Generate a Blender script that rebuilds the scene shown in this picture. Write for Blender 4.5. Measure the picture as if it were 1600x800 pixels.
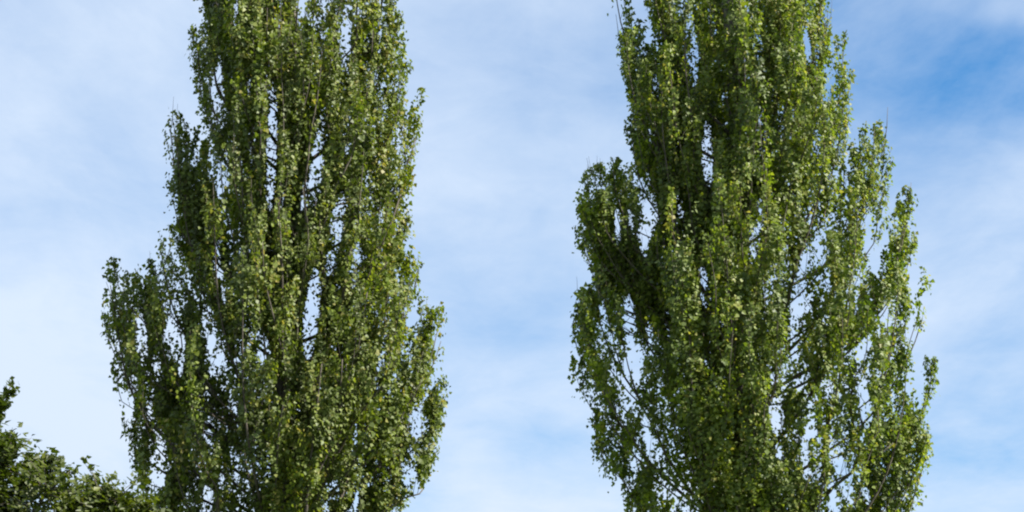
import bpy, math
import numpy as np
from mathutils import Vector

R = math.radians
scene = bpy.context.scene
for o in list(bpy.data.objects):
    bpy.data.objects.remove(o)
C = scene.collection

# ------------------------------------------------------------------ camera
CAM = np.array((0.0, 0.0, 1.6))
PITCH, HFOV = R(17.0), R(24.0)
cam_data = bpy.data.cameras.new("camera")
cam_data.sensor_fit = 'HORIZONTAL'
cam_data.angle = HFOV
cam_data.clip_start, cam_data.clip_end = 0.1, 4000
cam = bpy.data.objects.new("camera", cam_data)
cam.location = CAM
cam.rotation_euler = (R(90) + PITCH, 0, 0)
C.objects.link(cam)
scene.camera = cam

def ray(px, py):
    """direction (y = 1) of the sight line through a measured point of the 1600 x 800 photograph"""
    k = math.tan(HFOV / 2) / 800.0
    u, v = (px - 800.0) * k, (400.0 - py) * k
    y = math.cos(PITCH) - v * math.sin(PITCH)
    z = math.sin(PITCH) + v * math.cos(PITCH)
    return u / y, z / y

def at(px, py, Y):
    a, b = ray(px, py)
    return a * Y, CAM[2] + b * Y

# ------------------------------------------------------------------ sun, sky, exposure
SUN_EL, SUN_AZ = R(43.0), R(112.0)          # azimuth clockwise from +Y: right of and behind the camera
sun_dir = Vector((math.cos(SUN_EL) * math.sin(SUN_AZ), math.cos(SUN_EL) * math.cos(SUN_AZ), math.sin(SUN_EL)))
sl = bpy.data.lights.new("sun", 'SUN')
sl.energy, sl.angle, sl.color = 5.0, R(0.5), (1.0, 0.95, 0.86)
so = bpy.data.objects.new("sun", sl)
so.rotation_euler = sun_dir.to_track_quat('Z', 'Y').to_euler()
so.location = (20, -20, 40)
C.objects.link(so)

scene.view_settings.view_transform = 'Standard'
scene.view_settings.look = 'None'
scene.view_settings.gamma = 1.0
scene.view_settings.use_curve_mapping = False
scene.view_settings.exposure = 1.3
scene.cycles.filter_width = 2.1
scene.cycles.max_bounces = 8
scene.cycles.diffuse_bounces = 4
scene.cycles.transmission_bounces = 6

world = bpy.data.worlds.new("World")
scene.world = world
world.use_nodes = True
wt = world.node_tree
wt.nodes.clear()

def N(tree, kind, **kw):
    n = tree.nodes.new(kind)
    for k, v in kw.items():
        setattr(n, k, v)
    return n

def L(tree, a, b):
    tree.links.new(a, b)

def M(tree, op, a, b=None, c=None, clamp=False):
    n = N(tree, 'ShaderNodeMath', operation=op, use_clamp=clamp)
    for i, s in enumerate((a, b, c)):
        if s is None:
            continue
        if isinstance(s, (int, float)):
            n.inputs[i].default_value = s
        else:
            L(tree, s, n.inputs[i])
    return n.outputs[0]

SKY_STRENGTH = 0.0502
sky = N(wt, 'ShaderNodeTexSky', sky_type='NISHITA', sun_disc=False, sun_elevation=SUN_EL, sun_rotation=SUN_AZ,
        altitude=100, air_density=1.0, dust_density=0.1, ozone_density=1.5)
tc = N(wt, 'ShaderNodeTexCoord')
sep = N(wt, 'ShaderNodeSeparateXYZ')
L(wt, tc.outputs['Generated'], sep.inputs[0])
zc = M(wt, 'MAXIMUM', sep.outputs[2], 0.03)
cx = M(wt, 'DIVIDE', sep.outputs[0], zc)    # position on a flat cloud deck overhead
cy = M(wt, 'DIVIDE', sep.outputs[1], zc)
comb = N(wt, 'ShaderNodeCombineXYZ')
L(wt, cx, comb.inputs[0]); L(wt, cy, comb.inputs[1])

def noise(scale, detail, rough, dist, stretch=(1, 1, 1), off=(0, 0, 0)):
    m = N(wt, 'ShaderNodeMapping')
    m.inputs['Scale'].default_value = stretch
    m.inputs['Location'].default_value = off
    L(wt, comb.outputs[0], m.inputs[0])
    n = N(wt, 'ShaderNodeTexNoise', noise_dimensions='3D')
    n.inputs['Scale'].default_value = scale
    n.inputs['Detail'].default_value = detail
    n.inputs['Roughness'].default_value = rough
    n.inputs['Distortion'].default_value = dist
    L(wt, m.outputs[0], n.inputs['Vector'])
    return n.outputs['Fac']

veil = noise(1.6, 6, 0.55, 0.4, (1.0, 0.32, 1), (3.1, 1.7, 0))
wisp = noise(4.0, 8, 0.60, 0.3, (0.8, 0.42, 1), (2.4, 5.1, 0))
# cloud cover: thin veil everywhere, thickened and opened by noise
cover = M(wt, 'MULTIPLY_ADD', veil, 1.1, -0.05)
cover = M(wt, 'MULTIPLY_ADD', wisp, 0.62, M(wt, 'ADD', cover, -0.085))
fine = noise(11.0, 9, 0.66, 0.5, (0.75, 0.4, 1), (6.2, 3.3, 0))
cover = M(wt, 'MULTIPLY_ADD', fine, 0.30, M(wt, 'ADD', cover, -0.15))
# openings and thick banks in the deck: (measured centre, half sizes, amount)
def deck(px, py):
    a, b = ray(px, py)
    return a / b, 1.0 / b
BANKS = [(1500, 85, 360, 120, -0.32), (1640, 140, 280, 60, -0.17), (1340, 25, 130, 60, -0.16), (1590, 15, 80, 22, 0.2), (1580, 690, 300, 60, -0.30), (1570, 500, 180, 120, -0.10),
         (60, 270, 230, 130, -0.10), (860, 180, 130, 150, -0.16), (850, 690, 90, 30, -0.16), (830, 480, 120, 60, -0.05),
         (90, 620, 330, 220, 0.26), (720, 250, 80, 150, 0.08), (1500, 360, 200, 120, -0.13), (850, 780, 190, 60, 0.1), (90, 60, 160, 90, 0.05)]
for px, py, rx, ry, amt in BANKS:
    X0, Y0 = deck(px, py)
    xa = abs(deck(px + rx, py)[0] - X0)
    ya = abs(deck(px, py - ry)[1] - deck(px, py + ry)[1]) / 2
    dx = M(wt, 'DIVIDE', M(wt, 'SUBTRACT', cx, X0), xa)
    dy = M(wt, 'DIVIDE', M(wt, 'SUBTRACT', cy, Y0), ya)
    wob = M(wt, 'MULTIPLY_ADD', wisp, 2.0, -1.0)
    d2 = M(wt, 'ADD', M(wt, 'MULTIPLY', dx, dx), M(wt, 'MULTIPLY', dy, dy))
    g = M(wt, 'EXPONENT', M(wt, 'MULTIPLY', M(wt, 'ADD', d2, wob), -0.8))
    g = M(wt, 'MINIMUM', g, 1.15)
    cover = M(wt, 'MULTIPLY_ADD', g, amt, cover)
cover = M(wt, 'ADD', cover, 0.02, clamp=True)
mixc = N(wt, 'ShaderNodeMix', data_type='RGBA')
L(wt, cover, mixc.inputs['Factor'])
hs = N(wt, 'ShaderNodeHueSaturation')
hs.inputs['Saturation'].default_value = 1.5
hs.inputs['Value'].default_value = 1.42
L(wt, sky.outputs[0], hs.inputs['Color'])
L(wt, hs.outputs[0], mixc.inputs['A'])
mixc.inputs['B'].default_value = (5.95, 6.95, 8.4, 1)
bg = N(wt, 'ShaderNodeBackground')
bg.inputs['Strength'].default_value = SKY_STRENGTH
L(wt, mixc.outputs['Result'], bg.inputs['Color'])
wo = N(wt, 'ShaderNodeOutputWorld')
L(wt, bg.outputs[0], wo.inputs[0])

# ------------------------------------------------------------------ materials
def mat(name):
    m = bpy.data.materials.new(name)
    m.use_nodes = True
    m.node_tree.nodes.clear()
    return m, m.node_tree

def leaf_material(name, stops, back, transl, t_gain):
    m, t = mat(name)
    at_ = N(t, 'ShaderNodeAttribute', attribute_name='tint')
    ramp = N(t, 'ShaderNodeValToRGB')
    el = ramp.color_ramp.elements
    while len(el) < len(stops):
        el.new(0.5)
    for e, (p, c) in zip(el, stops):
        e.position = p
        e.color = (*c, 1)
    L(t, at_.outputs['Fac'], ramp.inputs[0])
    geo = N(t, 'ShaderNodeNewGeometry')
    mx = N(t, 'ShaderNodeMix', data_type='RGBA')
    L(t, M(t, 'MULTIPLY', geo.outputs['Backfacing'], 0.45), mx.inputs['Factor'])
    L(t, ramp.outputs[0], mx.inputs['A'])
    mx.inputs['B'].default_value = (*back, 1)
    p = N(t, 'ShaderNodeBsdfPrincipled')
    p.inputs['Roughness'].default_value = 0.5
    p.inputs['Specular IOR Level'].default_value = 0.32
    L(t, mx.outputs['Result'], p.inputs['Base Color'])
    tr = N(t, 'ShaderNodeBsdfTranslucent')
    tm = N(t, 'ShaderNodeMix', data_type='RGBA', blend_type='MULTIPLY')
    tm.inputs['Factor'].default_value = 1
    L(t, ramp.outputs[0], tm.inputs['A'])
    tm.inputs['B'].default_value = (*t_gain, 1)
    L(t, tm.outputs['Result'], tr.inputs['Color'])
    ms = N(t, 'ShaderNodeMixShader')
    ms.inputs[0].default_value = transl
    L(t, p.outputs[0], ms.inputs[1]); L(t, tr.outputs[0], ms.inputs[2])
    out = N(t, 'ShaderNodeOutputMaterial')
    L(t, ms.outputs[0], out.inputs[0])
    return m

poplar_leaf = leaf_material('poplar_leaf',
    [(0.0, (0.040, 0.062, 0.013)), (0.45, (0.112, 0.158, 0.017)), (0.8, (0.198, 0.240, 0.026)), (1.0, (0.29, 0.25, 0.07))],
    (0.125, 0.145, 0.055), 0.36, (1.6, 1.6, 0.8))
poplar_leaf_b = leaf_material('poplar_leaf_fresh',
    [(0.0, (0.042, 0.070, 0.015)), (0.45, (0.134, 0.184, 0.016)), (0.8, (0.235, 0.278, 0.028)), (1.0, (0.29, 0.26, 0.07))],
    (0.125, 0.155, 0.06), 0.38, (1.6, 1.7, 0.8))
broad_leaf = leaf_material('broad_leaf',
    [(0.0, (0.022, 0.036, 0.007)), (0.5, (0.050, 0.074, 0.006)), (0.85, (0.11, 0.132, 0.010)), (1.0, (0.16, 0.15, 0.03))],
    (0.06, 0.072, 0.015), 0.3, (1.5, 1.6, 0.8))

def bark_material(name, dark, light):
    m, t = mat(name)
    tcn = N(t, 'ShaderNodeTexCoord')
    mp = N(t, 'ShaderNodeMapping')
    mp.inputs['Scale'].default_value = (9, 9, 1.6)
    L(t, tcn.outputs['Object'], mp.inputs[0])
    n = N(t, 'ShaderNodeTexNoise')
    n.inputs['Scale'].default_value = 2.2
    n.inputs['Detail'].default_value = 8
    L(t, mp.outputs[0], n.inputs['Vector'])
    r = N(t, 'ShaderNodeValToRGB')
    r.color_ramp.elements[0].position = 0.35
    r.color_ramp.elements[0].color = (*dark, 1)
    r.color_ramp.elements[1].position = 0.68
    r.color_ramp.elements[1].color = (*light, 1)
    L(t, n.outputs['Fac'], r.inputs[0])
    b = N(t, 'ShaderNodeBump')
    b.inputs['Strength'].default_value = 0.7
    b.inputs['Distance'].default_value = 0.03
    L(t, n.outputs['Fac'], b.inputs['Height'])
    p = N(t, 'ShaderNodeBsdfPrincipled')
    p.inputs['Roughness'].default_value = 0.9
    L(t, r.outputs[0], p.inputs['Base Color']); L(t, b.outputs[0], p.inputs['Normal'])
    out = N(t, 'ShaderNodeOutputMaterial')
    L(t, p.outputs[0], out.inputs[0])
    return m

bark = bark_material('poplar_bark', (0.04, 0.033, 0.026), (0.13, 0.112, 0.09))
twig_bark = bark_material('poplar_branch_bark', (0.045, 0.036, 0.028), (0.13, 0.11, 0.088))

gm, gt = mat('meadow_grass')
gtc = N(gt, 'ShaderNodeTexCoord')
n1 = N(gt, 'ShaderNodeTexNoise'); n1.inputs['Scale'].default_value = 0.25; n1.inputs['Detail'].default_value = 9
n2 = N(gt, 'ShaderNodeTexNoise'); n2.inputs['Scale'].default_value = 14; n2.inputs['Detail'].default_value = 6
L(gt, gtc.outputs['Object'], n1.inputs['Vector']); L(gt, gtc.outputs['Object'], n2.inputs['Vector'])
gr = N(gt, 'ShaderNodeValToRGB')
gr.color_ramp.elements[0].position, gr.color_ramp.elements[0].color = 0.35, (0.045, 0.075, 0.02, 1)
gr.color_ramp.elements[1].position, gr.color_ramp.elements[1].color = 0.7, (0.11, 0.13, 0.04, 1)
L(gt, M(gt, 'ADD', M(gt, 'MULTIPLY', n1.outputs['Fac'], 0.5), M(gt, 'MULTIPLY', n2.outputs['Fac'], 0.5)), gr.inputs[0])
gp = N(gt, 'ShaderNodeBsdfPrincipled'); gp.inputs['Roughness'].default_value = 0.9
gb = N(gt, 'ShaderNodeBump'); gb.inputs['Strength'].default_value = 0.6; gb.inputs['Distance'].default_value = 0.05
L(gt, n2.outputs['Fac'], gb.inputs['Height']); L(gt, gb.outputs[0], gp.inputs['Normal'])
L(gt, gr.outputs[0], gp.inputs['Base Color'])
go = N(gt, 'ShaderNodeOutputMaterial'); L(gt, gp.outputs[0], go.inputs[0])

# ------------------------------------------------------------------ helpers
def link_mesh(name, verts, faces, material, parent=None, smooth=False):
    me = bpy.data.meshes.new(name)
    me.from_pydata([tuple(v) for v in verts], [], faces)
    if smooth:
        me.polygons.foreach_set('use_smooth', [True] * len(me.polygons))
    me.materials.append(material)
    me.update()
    o = bpy.data.objects.new(name, me)
    C.objects.link(o)
    if parent:
        o.parent = parent
    return o

class Tubes:
    """collects tapered tubes that become ONE mesh"""
    def __init__(self):
        self.v, self.f = [], []
    def add(self, pts, radii, sides=6, rough=0.0, rng=None):
        pts = np.asarray(pts, float)
        n0 = len(self.v)
        for i, p in enumerate(pts):
            d = pts[min(i + 1, len(pts) - 1)] - pts[max(i - 1, 0)]
            d /= np.linalg.norm(d) + 1e-9
            a = np.cross(d, (0.0, 1.0, 0.0) if abs(d[1]) < 0.9 else (1.0, 0, 0))
            a /= np.linalg.norm(a)
            b = np.cross(d, a)
            for k in range(sides):
                an = 2 * math.pi * k / sides
                rr = radii[i] * (1 + (rough * rng.normal() if rng is not None else 0))
                self.v.append(p + rr * (math.cos(an) * a + math.sin(an) * b))
        for i in range(len(pts) - 1):
            for k in range(sides):
                k2 = (k + 1) % sides
                self.f.append((n0 + i * sides + k, n0 + i * sides + k2, n0 + (i + 1) * sides + k2, n0 + (i + 1) * sides + k))
        self.f.append(tuple(n0 + (len(pts) - 1) * sides + k for k in range(sides)))
        self.f.append(tuple(n0 + k for k in reversed(range(sides))))
    def build(self, name, material, parent):
        return link_mesh(name, self.v, self.f, material, parent, True)

def unit(a):
    return a / (np.linalg.norm(a, axis=-1, keepdims=True) + 1e-9)

def leaf_mesh(name, pos, nrm, tipdir, size, tint, width, material, parent, rng):
    """every leaf a small folded blade of six corners"""
    n = len(pos)
    nrm = unit(nrm)
    t = tipdir - nrm * np.sum(tipdir * nrm, axis=1, keepdims=True)
    t = unit(t)
    s = np.cross(nrm, t)
    l = size[:, None]
    w = l * width
    fold = l * rng.uniform(0.02, 0.16, (n, 1))
    curl = l * rng.uniform(-0.12, 0.15, (n, 1))
    P = np.empty((n, 6, 3))
    P[:, 0] = pos
    P[:, 1] = pos + t * l * 0.28 + s * w * 0.52 + nrm * fold
    P[:, 2] = pos + t * l * 0.62 + s * w * 0.30 + nrm * fold * 0.5
    P[:, 3] = pos + t * l - nrm * curl
    P[:, 4] = pos + t * l * 0.62 - s * w * 0.30 + nrm * fold * 0.5
    P[:, 5] = pos + t * l * 0.28 - s * w * 0.52 + nrm * fold
    base = (np.arange(n) * 6)[:, None]
    quads = np.stack([base + np.array([0, 1, 2, 3]), base + np.array([0, 3, 4, 5])], 1).reshape(-1)
    me = bpy.data.meshes.new(name)
    me.vertices.add(n * 6)
    me.vertices.foreach_set('co', P.reshape(-1).astype(np.float32))
    me.loops.add(n * 8)
    me.loops.foreach_set('vertex_index', quads.astype(np.int32))
    me.polygons.add(n * 2)
    me.polygons.foreach_set('loop_start', (np.arange(n * 2) * 4).astype(np.int32))
    at_ = me.attributes.new('tint', 'FLOAT', 'FACE')
    at_.data.foreach_set('value', np.repeat(tint, 2).astype(np.float32))
    me.materials.append(material)
    me.update(calc_edges=True)
    me.validate()
    o = bpy.data.objects.new(name, me)
    C.objects.link(o)
    o.parent = parent
    return o

def thing(name, label, cat, loc, group=None):
    o = bpy.data.objects.new(name, None)
    o.empty_display_size = 0.5
    o.location = loc
    o['label'] = label
    o['category'] = cat
    if group:
        o['group'] = group
    C.objects.link(o)
    return o

# ------------------------------------------------------------------ ground
gv, gf = [], []
GN = 60
grng = np.random.default_rng(4)
xs = np.sign(np.linspace(-1, 1, GN)) * np.abs(np.linspace(-1, 1, GN)) ** 2.2 * 1500
for iy, y in enumerate(xs):
    for ix, x in enumerate(xs):
        far = min(1.0, math.hypot(x, y) / 400)
        gv.append((x, y, (0.06 * math.sin(x * 0.31) * math.cos(y * 0.27) + far * 1.5 * math.sin(x * 0.011) * math.sin(y * 0.013)) - 0.05))
for iy in range(GN - 1):
    for ix in range(GN - 1):
        a = iy * GN + ix
        gf.append((a, a + 1, a + GN + 1, a + GN))
ground = link_mesh('ground', gv, gf, gm, None, True)
ground['kind'] = 'structure'

# ------------------------------------------------------------------ Lombardy poplars
def poplar(label, base_px, Y, left, right, spikes, gaps, n_plumes, leaves_per_plume, material, seed, fill_px):
    rng = np.random.default_rng(seed)
    bx, _ = at(base_px, 600, Y)
    root = thing('poplar_tree', label, 'tree', (bx, Y, 0.0), 'tall poplar trees')
    # crown outline in metres around the trunk, measured on the photograph and carried on above and below it
    lz = np.array([at(x, y, Y)[1] for x, y in left])[::-1]
    lx = np.array([at(x, y, Y)[0] - bx for x, y in left])[::-1]
    rz = np.array([at(x, y, Y)[1] for x, y in right])[::-1]
    rx = np.array([at(x, y, Y)[0] - bx for x, y in right])[::-1]
    z0, z1 = max(lz[0], rz[0]), min(lz[-1], rz[-1])
    def env(z):
        a, b = np.interp(z, lz, lx), np.interp(z, rz, rx)
        return (a + b) / 2, np.maximum((b - a) / 2, 0.03)
    zs = np.linspace(z0, z1, 60)
    cw = env(zs)[1]
    cw = np.convolve(np.pad(cw, 6, mode='edge'), np.ones(13) / 13, 'valid')
    depth = lambda z: np.interp(z, zs, cw) * 0.96
    ax_b, ax_t = 0.0, env(z1)[0]
    axis = lambda z: ax_b + (ax_t - ax_b) * np.clip((z - 3) / (z1 - 3), 0, 1) ** 1.3

    # trunk
    tz = np.concatenate([[-0.2, 0.05, 0.25, 0.6], np.linspace(1.2, z1 - 0.3, 46)])
    tr = 0.25 * (1 - np.clip(tz / (z1 + 0.4), 0, 1)) ** 1.25 + 0.012 + 0.20 * np.exp(-np.maximum(tz, 0) / 0.45)
    tp = np.stack([axis(tz) + 0.06 * np.sin(tz * 0.7 + seed) * np.clip(tz / 4, 0, 1), 0.06 * np.sin(tz * 0.55 + 2 * seed) * np.clip(tz / 4, 0, 1), tz], 1)
    T = Tubes(); T.add(tp, tr, 18, 0.05, rng)
    T.build('trunk', bark, root)

    # upright limbs, each carrying a plume of leaves
    plumes = []
    for (px, py, L_, rad, dy) in spikes:
        x, z = at(px, py, Y)
        plumes.append((np.array([x - bx, dy, z]), L_, rad, 1.0))
    k = 0
    wz = env(zs)[1] + 0.25
    wz[:4] *= 0.3
    wz *= 0.7 + 1.1 * np.clip((zs - 12.5) / 4, 0, 1)
    cdf = np.cumsum(wz); cdf /= cdf[-1]
    while len(plumes) < n_plumes:
        k += 1
        u = ((len(plumes) * 0.6180339) % 1.0 + rng.normal() * 0.02) % 1.0
        z = np.interp(u, cdf, zs)
        if z < z0 + 1.2:
            z = z0 + 1.2 + rng.uniform(0, 1.5)
        c, w = env(z)
        th = k * 2.39996 + rng.normal() * 0.25
        rho = math.sqrt(rng.uniform(0.03, 0.95))
        tip = np.array([c + rho * (w - 0.1) * math.cos(th), rho * depth(z) * math.sin(th), z + 0.1])
        plumes.append((tip, rng.uniform(2.3, 4.2), rng.uniform(0.28, 0.46), rng.uniform(0.75, 1.0)))

    POS, NRM, TIP, SIZE, TINT = [], [], [], [], []
    limbs = []
    for tip, Lp, rad, dens in plumes:
        c, w = env(tip[2])
        group = [(tip, Lp, rad, dens)]
        for q in range(3):
            an = rng.uniform(0, 6.283)
            d = rng.uniform(0.3, 0.75)
            t2 = tip + np.array([math.cos(an) * d, math.sin(an) * d, -rng.uniform(0.1, 1.5)])
            c2, w2 = env(t2[2])
            if abs(t2[0] - c2) > w2 - 0.1:
                t2[0] = c2 + math.copysign(max(0.0, w2 - 0.12), t2[0] - c2)
            if t2[2] < z0 + 0.6:
                continue
            group.append((t2, Lp * rng.uniform(0.5, 0.85), rad * rng.uniform(0.85, 1.15), dens))
        limbs.append(group)
    holes = gaps_m(gaps, bx, Y)
    work = [(gi, *p) for gi, g in enumerate(limbs) for p in g]
    B = None
    cur = -1
    for gi, tip, Lp, rad, dens in work:
        zb = max(tip[2] - Lp, z0 - 1.2)
        Lp = tip[2] - zb
        zt = max(zb - 0.25 * Lp, 2.6)
        p0 = np.array([axis(zt), 0, zt])
        first = gi != cur
        if not first:
            near = main[np.argmin(np.abs(main[:, 2] - zb))]
            p0 = near.copy()
            zb = p0[2] + 0.25 * (tip[2] - p0[2])
        c1 = np.array([axis(zb) + (tip[0] - axis(zb)) * 0.92, tip[1] * 0.92, zb + 0.12 * Lp])
        t = np.linspace(0, 1, 15)[:, None]
        ph = rng.uniform(0, 6.28, 2)
        path = (1 - t) ** 2 * p0 + 2 * t * (1 - t) * c1 + t ** 2 * tip
        path[:, 0] += 0.06 * np.sin(t[:, 0] * 9 + ph[0]) * t[:, 0] * (1 - 0.6 * t[:, 0])
        path[:, 1] += 0.06 * np.sin(t[:, 0] * 8 + ph[1]) * t[:, 0] * (1 - 0.6 * t[:, 0])
        if first:
            if B is not None:
                B.build('branch', twig_bark, root)
            B = Tubes()
            cur = gi
        # limbs bend round the openings of the crown
        shift = np.zeros(15)
        for gx, gz, ga, gb2, gs, gtilt, ax_x, ax_z in holes:
            if gs < 0.8:
                continue
            dz = path[:, 2] - ax_z * path[:, 1] - gz
            dx = path[:, 0] - ax_x * path[:, 1] - gx - gtilt * dz
            room = (ga + 0.05) * np.sqrt(np.clip(1.15 - (dz / (gb2 * 1.1)) ** 2, 0, 1.15))
            hit = np.abs(dx) < room
            if hit[1:].any():
                side = 1.0 if np.mean(dx[hit]) >= 0 else -1.0
                shift += np.where(np.abs(dx) < room, side * room - dx, 0.0)
        sm = shift.copy()
        for _ in range(4):
            sm[1:-1] = 0.25 * sm[:-2] + 0.5 * sm[1:-1] + 0.25 * sm[2:]
            sm = np.where(np.abs(shift) > np.abs(sm), 0.5 * (shift + sm), sm)
        path[1:, 0] += sm[1:]
        # a limb ends where the crown ends
        cc, ww = env(path[:, 2])
        out = ((path[:, 0] - cc) / ww) ** 2 + (path[:, 1] / (depth(path[:, 2]) + 0.05)) ** 2 > 1.0
        out &= np.arange(15) > 2
        stop = 15 if not out.any() else max(3, int(np.argmax(out)))
        if first:
            main = path[:stop]
        r0 = (0.007 * Lp + 0.007) * (1.0 if first else 0.5)
        B.add(path[:stop], (r0 * (1 - t[:, 0]) ** 0.9 + 0.003)[:stop], 7, 0.06, rng)
        # leafy twigs, all of one plume at once
        nl = leaves_per_plume * dens * Lp / 3.2 * (rad / 0.33) ** 1.5
        m = 56
        n = max(8, int(nl / m))
        q = rng.beta(1.05, 1.1, n) * 0.97 + 0.03
        f = q * 14
        a = np.minimum(f.astype(int), 13)
        pc = path[a] + (path[a + 1] - path[a]) * (f - a)[:, None]
        rr = rad * (np.sin(math.pi * np.clip((q + 0.12) / 1.12, 0, 1) ** 0.9) ** 0.7 * 0.8 + 0.2)
        an = rng.uniform(0, 6.283, n)
        off = np.stack([np.cos(an), np.sin(an), np.zeros(n)], 1)
        end = pc + off * (rr * np.sqrt(rng.uniform(0.05, 1.0, n)))[:, None]
        end[:, 2] += rng.uniform(0.28, 0.75, n)
        end[:, 2] = np.where(q > 0.9, np.minimum(end[:, 2], tip[2] + 0.22), end[:, 2])
        st = pc - np.array([0, 0, 0.08])
        u = rng.beta(1.25, 1.1, (n, m, 1)) * 0.9 + 0.14
        pos = st[:, None] + (end - st)[:, None] * u + rng.normal(0, 1, (n, m, 3)) * np.array([0.058, 0.058, 0.05]) * (1.35 - 1.05 * u)
        trunkward = np.stack([pc[:, 0] - axis(pc[:, 2]), pc[:, 1], np.zeros(n)], 1)
        outw = unit(off * 0.9 + unit(trunkward) * 0.6)
        nb = unit(outw * 1.0 + np.array([0, 0, 0.42]) + rng.normal(0, 0.28, (n, 3)))
        nr = nb[:, None] + rng.normal(0, 0.42, (n, m, 3))
        td = np.array([0, 0, -0.6]) + outw[:, None] * 0.6 + rng.normal(0, 0.5, (n, m, 3))
        tint = 0.43 + rng.normal(0, 0.09) + rng.normal(0, 0.14, (n, 1)) + rng.normal(0, 0.20, (n, m))
        tint = np.where(rng.uniform(0, 1, (n, m)) < 0.03, 0.97, tint)
        # keep to the measured crown and leave its openings free
        z = pos[..., 2]
        cc, ww = env(z)
        keep = ((pos[..., 0] - cc) / ww) ** 2 * 0.97 + (pos[..., 1] / (depth(z) + 0.05)) ** 2 < 1.0 + rng.normal(0, 0.05, (n, m))
        keep &= (z > z0 - 0.3) & (z < z1 + 0.3)
        for gx, gz, ga, gb2, gs, gtilt, ax_x, ax_z in holes:
            dz = z - ax_z * pos[..., 1] - gz
            dx = pos[..., 0] - ax_x * pos[..., 1] - gx - gtilt * dz
            d = (dx / ga) ** 2 + (dz / gb2) ** 2
            keep &= ~((d < 1.0 + rng.normal(0, 0.18, (n, m))) & (rng.uniform(0, 1, (n, m)) < gs))
        keep &= keep.sum(1, keepdims=True) > 9
        for k2 in np.nonzero((keep.sum(1) > 24) & (a < stop - 1))[0]:
            B.add([pc[k2], (pc[k2] + end[k2]) / 2 + off[k2] * 0.03, end[k2]], [0.005, 0.004, 0.002], 3)
        POS.append(pos[keep]); NRM.append(nr[keep]); TIP.append(td[keep])
        SIZE.append(np.clip(rng.lognormal(math.log(0.052), 0.27, keep.sum()), 0.026, 0.092))
        TINT.append(np.clip(tint[keep], 0, 1))
    B.build('branch', twig_bark, root)
    leaf_mesh('crown', np.concatenate(POS), np.concatenate(NRM), np.concatenate(TIP), np.concatenate(SIZE), np.concatenate(TINT), 0.92, material, root, rng)
    print(label, sum(len(p) for p in POS), 'leaves', len(plumes), 'plumes', 'z', z0, z1)
    return root

def gaps_m(gaps, bx, Y, cache={}):
    key = (id(gaps), Y)
    if key not in cache:
        res = []
        for (px, py, hx, hy, s, tilt) in gaps:
            x, z = at(px, py, Y)
            ga = at(px + hx, py, Y)[0] - x
            gb = z - at(px, py + hy, Y)[1]
            a, b = ray(px, py)
            res.append((x - bx, z, ga * 1.25, gb * 1.1, s, tilt, a, b))
        g = np.random.default_rng(len(gaps))
        mx = np.mean([q[0] for q in gaps])
        for _ in range(46):
            px, py = mx + g.uniform(-215, 215), g.uniform(-60, 830)
            x, z = at(px, py, Y)
            k = 0.0094
            res.append((x - bx, z, g.uniform(4.0, 8.5) * k, g.uniform(14, 46) * k, g.uniform(0.75, 0.97), g.normal() * 0.06 + (px - mx) * 0.0003, *ray(px, py)))
        cache[key] = res
    return cache[key]

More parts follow.
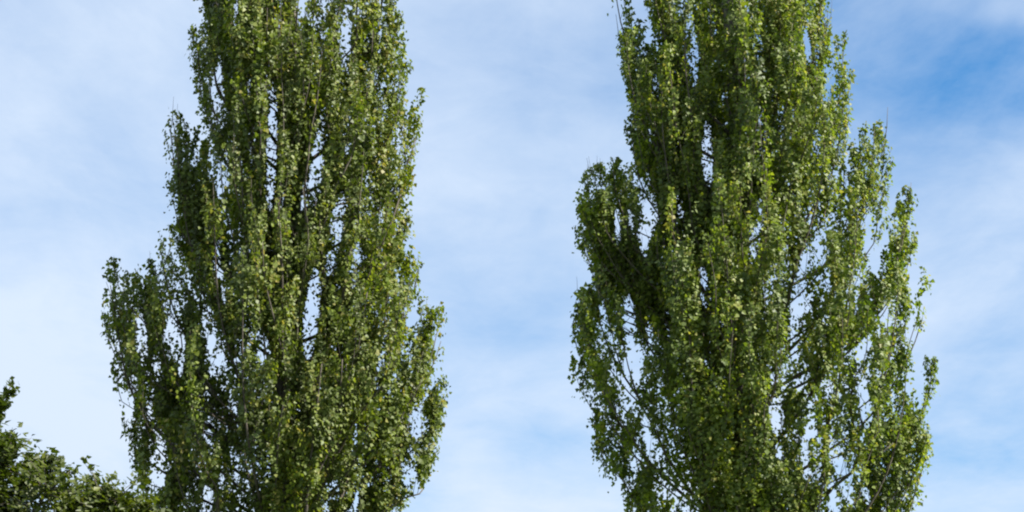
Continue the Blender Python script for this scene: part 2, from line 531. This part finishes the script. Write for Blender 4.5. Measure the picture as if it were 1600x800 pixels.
# first poplar: outline points are (x, y) in the photograph, top to bottom
LEFT_A = [(455, -1000), (420, -800), (385, -600), (345, -300), (322, -100), (308, 0), (298, 60), (292, 110), (304, 150), (310, 178), (264, 186), (258, 260),
          (262, 330), (268, 372), (250, 395), (232, 428), (172, 418), (162, 470), (158, 540), (164, 590), (184, 630), (198, 690), (210, 740), (235, 790), (290, 880), (350, 1000), (400, 1090)]
RIGHT_A = [(465, -1000), (500, -800), (545, -600), (590, -300), (612, -100), (625, 0), (632, 60), (640, 100), (668, 120), (664, 145), (640, 170), (662, 195), (658, 235), (642, 275),
           (638, 340), (660, 385), (660, 440), (648, 470), (692, 482), (692, 545), (672, 575), (698, 596), (694, 680), (668, 735), (640, 775), (605, 805), (540, 900), (480, 1000), (440, 1090)]
SPIKES_A = [(266, 180, 2.6, 0.26, -0.3), (300, 255, 3.0, 0.3, 0.5), (172, 412, 3.2, 0.26, -0.2), (232, 440, 2.6, 0.24, 0.5), (262, 380, 2.6, 0.26, -0.7), (205, 500, 2.6, 0.26, -0.6),
            (664, 118, 2.6, 0.22, 0.2), (655, 190, 2.8, 0.24, -0.5), (655, 382, 2.4, 0.24, 0.4), (688, 478, 2.8, 0.24, -0.2), (692, 592, 2.4, 0.24, 0.1), (640, 440, 2.8, 0.28, -0.8),
            (455, 190, 3.4, 0.26, -1.6), (385, 170, 3.4, 0.3, -1.3), (580, 250, 3.4, 0.36, -1.3), (460, 330, 3.4, 0.3, -1.9), (350, 330, 3.2, 0.34, -1.5), (590, 420, 3.4, 0.38, -1.7),
            (400, 470, 3.4, 0.38, -2.0), (520, 540, 3.2, 0.34, -2.0), (600, 600, 3.0, 0.36, -1.6), (310, 560, 3.0, 0.32, -1.6), (440, 640, 3.0, 0.36, -1.9), (530, 130, 3.2, 0.3, -1.0), (590, 40, 3.2, 0.32, -0.7), (420, 20, 3.4, 0.3, -1.2), (615, -20, 2.8, 0.3, 0.1), (632, 50, 2.6, 0.28, 0.3), (612, -110, 3.2, 0.3, -0.3), (320, -60, 3.0, 0.3, 0.1), (306, 40, 2.6, 0.26, 0.2), (560, -150, 3.4, 0.36, -0.9), (645, 270, 2.4, 0.26, 0.3), (672, 520, 2.2, 0.3, -0.5), (650, 560, 2.4, 0.34, 0.5), (450, 60, 3.0, 0.34, -1.3), (480, -40, 3.2, 0.36, -1.2), (186, 545, 2.2, 0.3, 0.2), (215, 600, 2.2, 0.32, -0.3), (222, 680, 2.0, 0.34, 0.2), (250, 725, 1.9, 0.36, -0.4), (285, 690, 2.2, 0.36, -0.9), (250, 470, 2.6, 0.3, -0.5), (198, 440, 2.2, 0.28, 0.2), (225, 452, 2.2, 0.3, -0.3), (248, 430, 2.2, 0.28, 0.3), (190, 428, 2.0, 0.28, -0.6), (215, 440, 2.0, 0.28, 0.6), (290, 205, 2.4, 0.3, -0.2), (312, 225, 2.4, 0.32, 0.4), (285, 270, 2.4, 0.32, -0.5), (690, 500, 2.0, 0.3, 0.3), (694, 620, 2.0, 0.3, -0.1)]
GAPS_A = [(425, 230, 9, 105, 0.97, 0.0), (540, 60, 9, 45, 0.9, 0.03), (340, 150, 9, 55, 0.75, 0.0), (495, 260, 11, 60, 0.9, 0.05), (525, 360, 10, 65, 0.85, 0.12),
          (487, 490, 11, 70, 0.92, 0.06), (350, 285, 9, 50, 0.6, 0.0), (268, 535, 11, 34, 0.85, -0.15), (222, 535, 9, 40, 0.88, -0.05), (202, 625, 7, 24, 0.8, -0.1), (246, 580, 7, 28, 0.85, -0.1), (190, 560, 9, 40, 0.7, 0.0), (248, 735, 14, 40, 0.8, 0.1), (240, 640, 9, 40, 0.5, -0.1),
          (640, 745, 12, 28, 0.85, -0.2), (598, 735, 12, 24, 0.7, -0.2), (652, 660, 16, 22, 0.85, 0), (325, 780, 8, 25, 0.9, 0), (652, 500, 16, 14, 0.7, 0), (442, 550, 8, 30, 0.6, 0), (320, 640, 10, 40, 0.6, 0), (455, 95, 8, 30, 0.6, 0)]

# second poplar
LEFT_B = [(1090, -1100), (1050, -800), (1015, -550), (980, -250), (960, -80), (950, 0), (962, 60), (972, 120), (986, 150), (974, 200), (984, 262), (945, 268), (905, 282), (890, 310), (902, 360), (896, 395), (908, 432),
          (902, 455), (888, 490), (888, 570), (902, 640), (930, 700), (958, 755), (985, 800), (1050, 900), (1110, 1020), (1150, 1090)]
RIGHT_B = [(1100, -1100), (1140, -800), (1185, -550), (1245, -250), (1285, -80), (1302, 0), (1318, 60), (1328, 120), (1334, 165), (1360, 205), (1388, 172), (1386, 262), (1402, 300), (1428, 285), (1436, 350), (1424, 420),
           (1448, 450), (1436, 510), (1462, 556), (1464, 620), (1440, 660), (1452, 700), (1455, 760), (1440, 820), (1380, 900), (1270, 1010), (1200, 1090)]
SPIKES_B = [(915, 280, 2.5, 0.34, -0.3), (960, 275, 2.6, 0.28, 0.4), (905, 460, 3.0, 0.26, -0.2), (925, 400, 2.8, 0.26, 0.5), (965, 500, 2.8, 0.3, -1.0),
            (1383, 175, 2.6, 0.22, -0.2), (1424, 288, 2.8, 0.26, -0.1), (1440, 452, 2.6, 0.26, -0.4), (1455, 560, 2.8, 0.26, 0.2), (1440, 690, 2.4, 0.26, -0.3), (1350, 230, 3.2, 0.34, -1.0),
            (1060, 30, 3.6, 0.32, -1.2), (1020, 130, 3.6, 0.3, -0.9), (1150, 120, 3.6, 0.36, -1.6), (1230, 60, 3.4, 0.38, -1.2), (1270, 200, 3.4, 0.4, -1.6), (1170, 250, 3.4, 0.36, -1.9), (1040, 370, 3.2, 0.36, -1.8),
            (1110, 360, 3.4, 0.32, -2.2), (1320, 350, 3.2, 0.36, -1.7), (1190, 440, 3.2, 0.36, -2.2), (1380, 460, 3.2, 0.34, -1.5), (1060, 530, 3.2, 0.38, -2.0), (1290, 540, 3.0, 0.36, -2.0), (1150, 560, 3.2, 0.36, -2.3),
            (1400, 600, 2.8, 0.3, -1.2), (1270, 680, 2.8, 0.36, -1.8), (1030, 660, 2.6, 0.34, -1.6), (1170, 690, 2.8, 0.38, -2.1), (1285, -60, 3.0, 0.32, 0.1), (1298, 5, 2.8, 0.32, 0.4), (1265, -170, 3.4, 0.36, -0.4), (1315, 70, 2.8, 0.3, -0.2), (1240, -110, 3.4, 0.4, -1.0), (1324, 125, 2.6, 0.3, 0.4), (1210, -20, 3.4, 0.4, -1.3), (1150, -80, 3.4, 0.38, -1.2), (1415, 330, 2.6, 0.28, 0.4), (958, -60, 2.8, 0.3, 0.1), (962, 10, 2.6, 0.28, 0.3), (975, 62, 2.6, 0.28, -0.3), (988, 130, 2.6, 0.3, 0.1), (982, 205, 2.6, 0.3, -0.3), (1000, -150, 3.2, 0.34, 0.2), (940, 310, 2.2, 0.36, -0.2), (950, 360, 2.4, 0.38, 0.2), (1420, 640, 2.4, 0.32, -0.4), (1380, 690, 2.4, 0.34, 0.3), (1435, 770, 2.2, 0.3, 0.2), (925, 640, 1.9, 0.3, 0.2), (938, 690, 1.8, 0.32, -0.3), (965, 740, 1.7, 0.34, 0.2), (1000, 770, 1.7, 0.34, -0.5), (905, 290, 1.9, 0.32, 0.3), (925, 285, 2.0, 0.36, -0.5), (955, 290, 2.0, 0.36, -0.8), (975, 300, 2.0, 0.36, 0.5), (915, 330, 1.8, 0.36, 0.0), (940, 300, 2.0, 0.36, 0.7)]
GAPS_B = [(1105, 245, 9, 60, 0.95, 0.0), (1085, 95, 8, 40, 0.9, 0.0), (1012, 345, 12, 40, 0.92, 0.2), (984, 495, 9, 38, 0.95, 0.0), (1272, 400, 17, 22, 0.8, 0.3), (1250, 455, 9, 45, 0.75, 0.1), (1178, 378, 9, 28, 0.85, 0.2), (1352, 630, 8, 45, 0.88, -0.1),
          (1212, 645, 10, 30, 0.88, 0), (1315, 735, 10, 50, 0.88, -0.3), (992, 720, 7, 50, 0.78, 0.2), (1240, 520, 8, 50, 0.8, 0.05), (1105, 470, 6, 35, 0.85, 0), (1105, 550, 7, 30, 0.7, 0), (908, 432, 18, 15, 0.95, 0), (975, 610, 8, 60, 0.7, 0.1), (1060, 345, 10, 40, 0.6, 0),
          (1345, 330, 12, 22, 0.7, 0), (1310, 345, 14, 16, 0.7, 0), (1190, 210, 9, 40, 0.6, 0.1), (1020, 790, 9, 26, 0.6, 0.2), (1385, 720, 10, 30, 0.5, 0), (1115, 30, 7, 30, 0.5, 0)]

poplar('narrower poplar above the low dark tree, blue-grey shaded leaves on its left edge', 458, 34.0, LEFT_A, RIGHT_A, SPIKES_A, GAPS_A, 96, 1500, poplar_leaf, 11, None)
poplar('broader brighter green poplar standing beside the blue opening in the clouds', 1165, 35.5, LEFT_B, RIGHT_B, SPIKES_B, GAPS_B, 98, 1500, poplar_leaf_b, 23, None)

# ------------------------------------------------------------------ low broadleaf tree in the corner
def broadleaf(label, Y, cpx, cpy, apx, bpx, seed):
    rng = np.random.default_rng(seed)
    bx, cz = at(cpx, cpy, Y)
    a = at(cpx + apx, cpy, Y)[0] - bx
    b = at(cpx, cpy - bpx, Y)[1] - cz
    root = thing('broadleaf_tree', label, 'tree', (bx, Y, 0))
    T = Tubes()
    tz = np.linspace(-0.15, cz + 0.4, 14)
    T.add(np.stack([0.08 * np.sin(tz), 0.05 * np.cos(tz * 1.3), tz], 1), 0.24 - 0.028 * tz + 0.16 * np.exp(-np.maximum(tz, 0) / 0.3), 14, 0.06, rng)
    T.build('trunk', bark, root)
    POS, NRM, TIP, SIZE, TINT = [], [], [], [], []
    nb = 88
    tips = []
    for i in range(nb):
        zz = 1 - 1.65 * (i + 0.5) / nb
        ph = i * 2.39996
        rr = math.sqrt(max(0, 1 - zz * zz))
        lump = 0.93 + 0.05 * math.sin(ph * 1.7 + zz * 6) + rng.normal(0, 0.02)
        tips.append(np.array([rr * math.cos(ph) * a * lump, rr * math.sin(ph) * a * lump, cz + zz * b * lump - 0.1]))
    for (px, py, dy) in [(12, 598, 0.2), (8, 640, -0.2), (-20, 600, 0.3), (40, 688, -0.8), (98, 706, -0.4), (72, 700, -0.2), (170, 748, -0.3), (215, 752, 0.0), (245, 772, -0.3), (140, 745, 0.2), (10, 668, -0.3), (-25, 655, -0.3)]:
        x, z = at(px, py, Y)
        tips.append(np.array([x - bx, dy, z - (0.21 if len(tips) >= nb + 3 else -0.03)]))
    for i, tip in enumerate(tips):
        explicit = i >= nb
        p0 = np.array([0, 0, cz - b * 0.55 + rng.uniform(0, b * 0.7)])
        if explicit:
            out = tip - np.array([0, 0, cz])
            p0 = np.array([0, 0, cz]) + out * 0.35
        c1 = p0 + (tip - p0) * 0.5 + np.array([0, 0, 0.25])
        t = np.linspace(0, 1, 10)[:, None]
        path = (1 - t) ** 2 * p0 + 2 * t * (1 - t) * c1 + t ** 2 * tip
        B = Tubes()
        B.add(path, (0.035 if not explicit else 0.02) * (1 - t[:, 0]) ** 0.8 + 0.004, 6, 0.05, rng)
        ntw = 140 if not explicit else (22 if i - nb < 3 else 70)
        pt = rng.normal(0, 0.1)
        thin = explicit and i - nb < 3
        for j in range(ntw):
            q = rng.beta(1.5, 1.0)
            f = q * 9; k = min(int(f), 8); pc = path[k] + (path[k + 1] - path[k]) * (f - k)
            off = unit(rng.normal(0, 1, 3) + np.array([0, 0, 0.25]))
            rad = (0.8 if not explicit else (0.13 if thin else 0.34)) * (1.0 - 0.35 * q)
            end = pc + off * rad * rng.uniform(0.3, 1)
            m = 20
            u = rng.uniform(0.2, 1.1, (m, 1))
            pos = pc + (end - pc) * u + rng.normal(0, 0.05 if not thin else 0.035, (m, 3))
            outw = unit(pos.mean(0) - np.array([0, 0, cz - 0.8]))
            nbv = unit(outw * 0.6 + np.array([0, 0, 0.6]) + rng.normal(0, 0.35, 3))
            B.add([pc, (pc + end) / 2 + np.array([0, 0, 0.02]), end], [0.006, 0.004, 0.002], 4)
            POS.append(pos); NRM.append(nbv + rng.normal(0, 0.5, (m, 3)))
            TIP.append(outw * 0.8 + np.array([0, 0, -0.3]) + rng.normal(0, 0.5, (m, 3)))
            SIZE.append(rng.uniform(0.055, 0.10, m))
            TINT.append(np.clip(0.45 + pt + rng.normal(0, 0.12) + rng.normal(0, 0.12, m), 0, 1))
        B.build('branch', twig_bark, root)
    leaf_mesh('crown', np.concatenate(POS), np.concatenate(NRM), np.concatenate(TIP), np.concatenate(SIZE), np.concatenate(TINT), 0.62, broad_leaf, root, rng)
    print(label, sum(len(p) for p in POS), 'leaves', root.location, a, b, cz)

broadleaf('low dark broadleaf tree with a rounded leafy top in the lower left corner', 26.0, -200, 1100, 615, 440, 5)
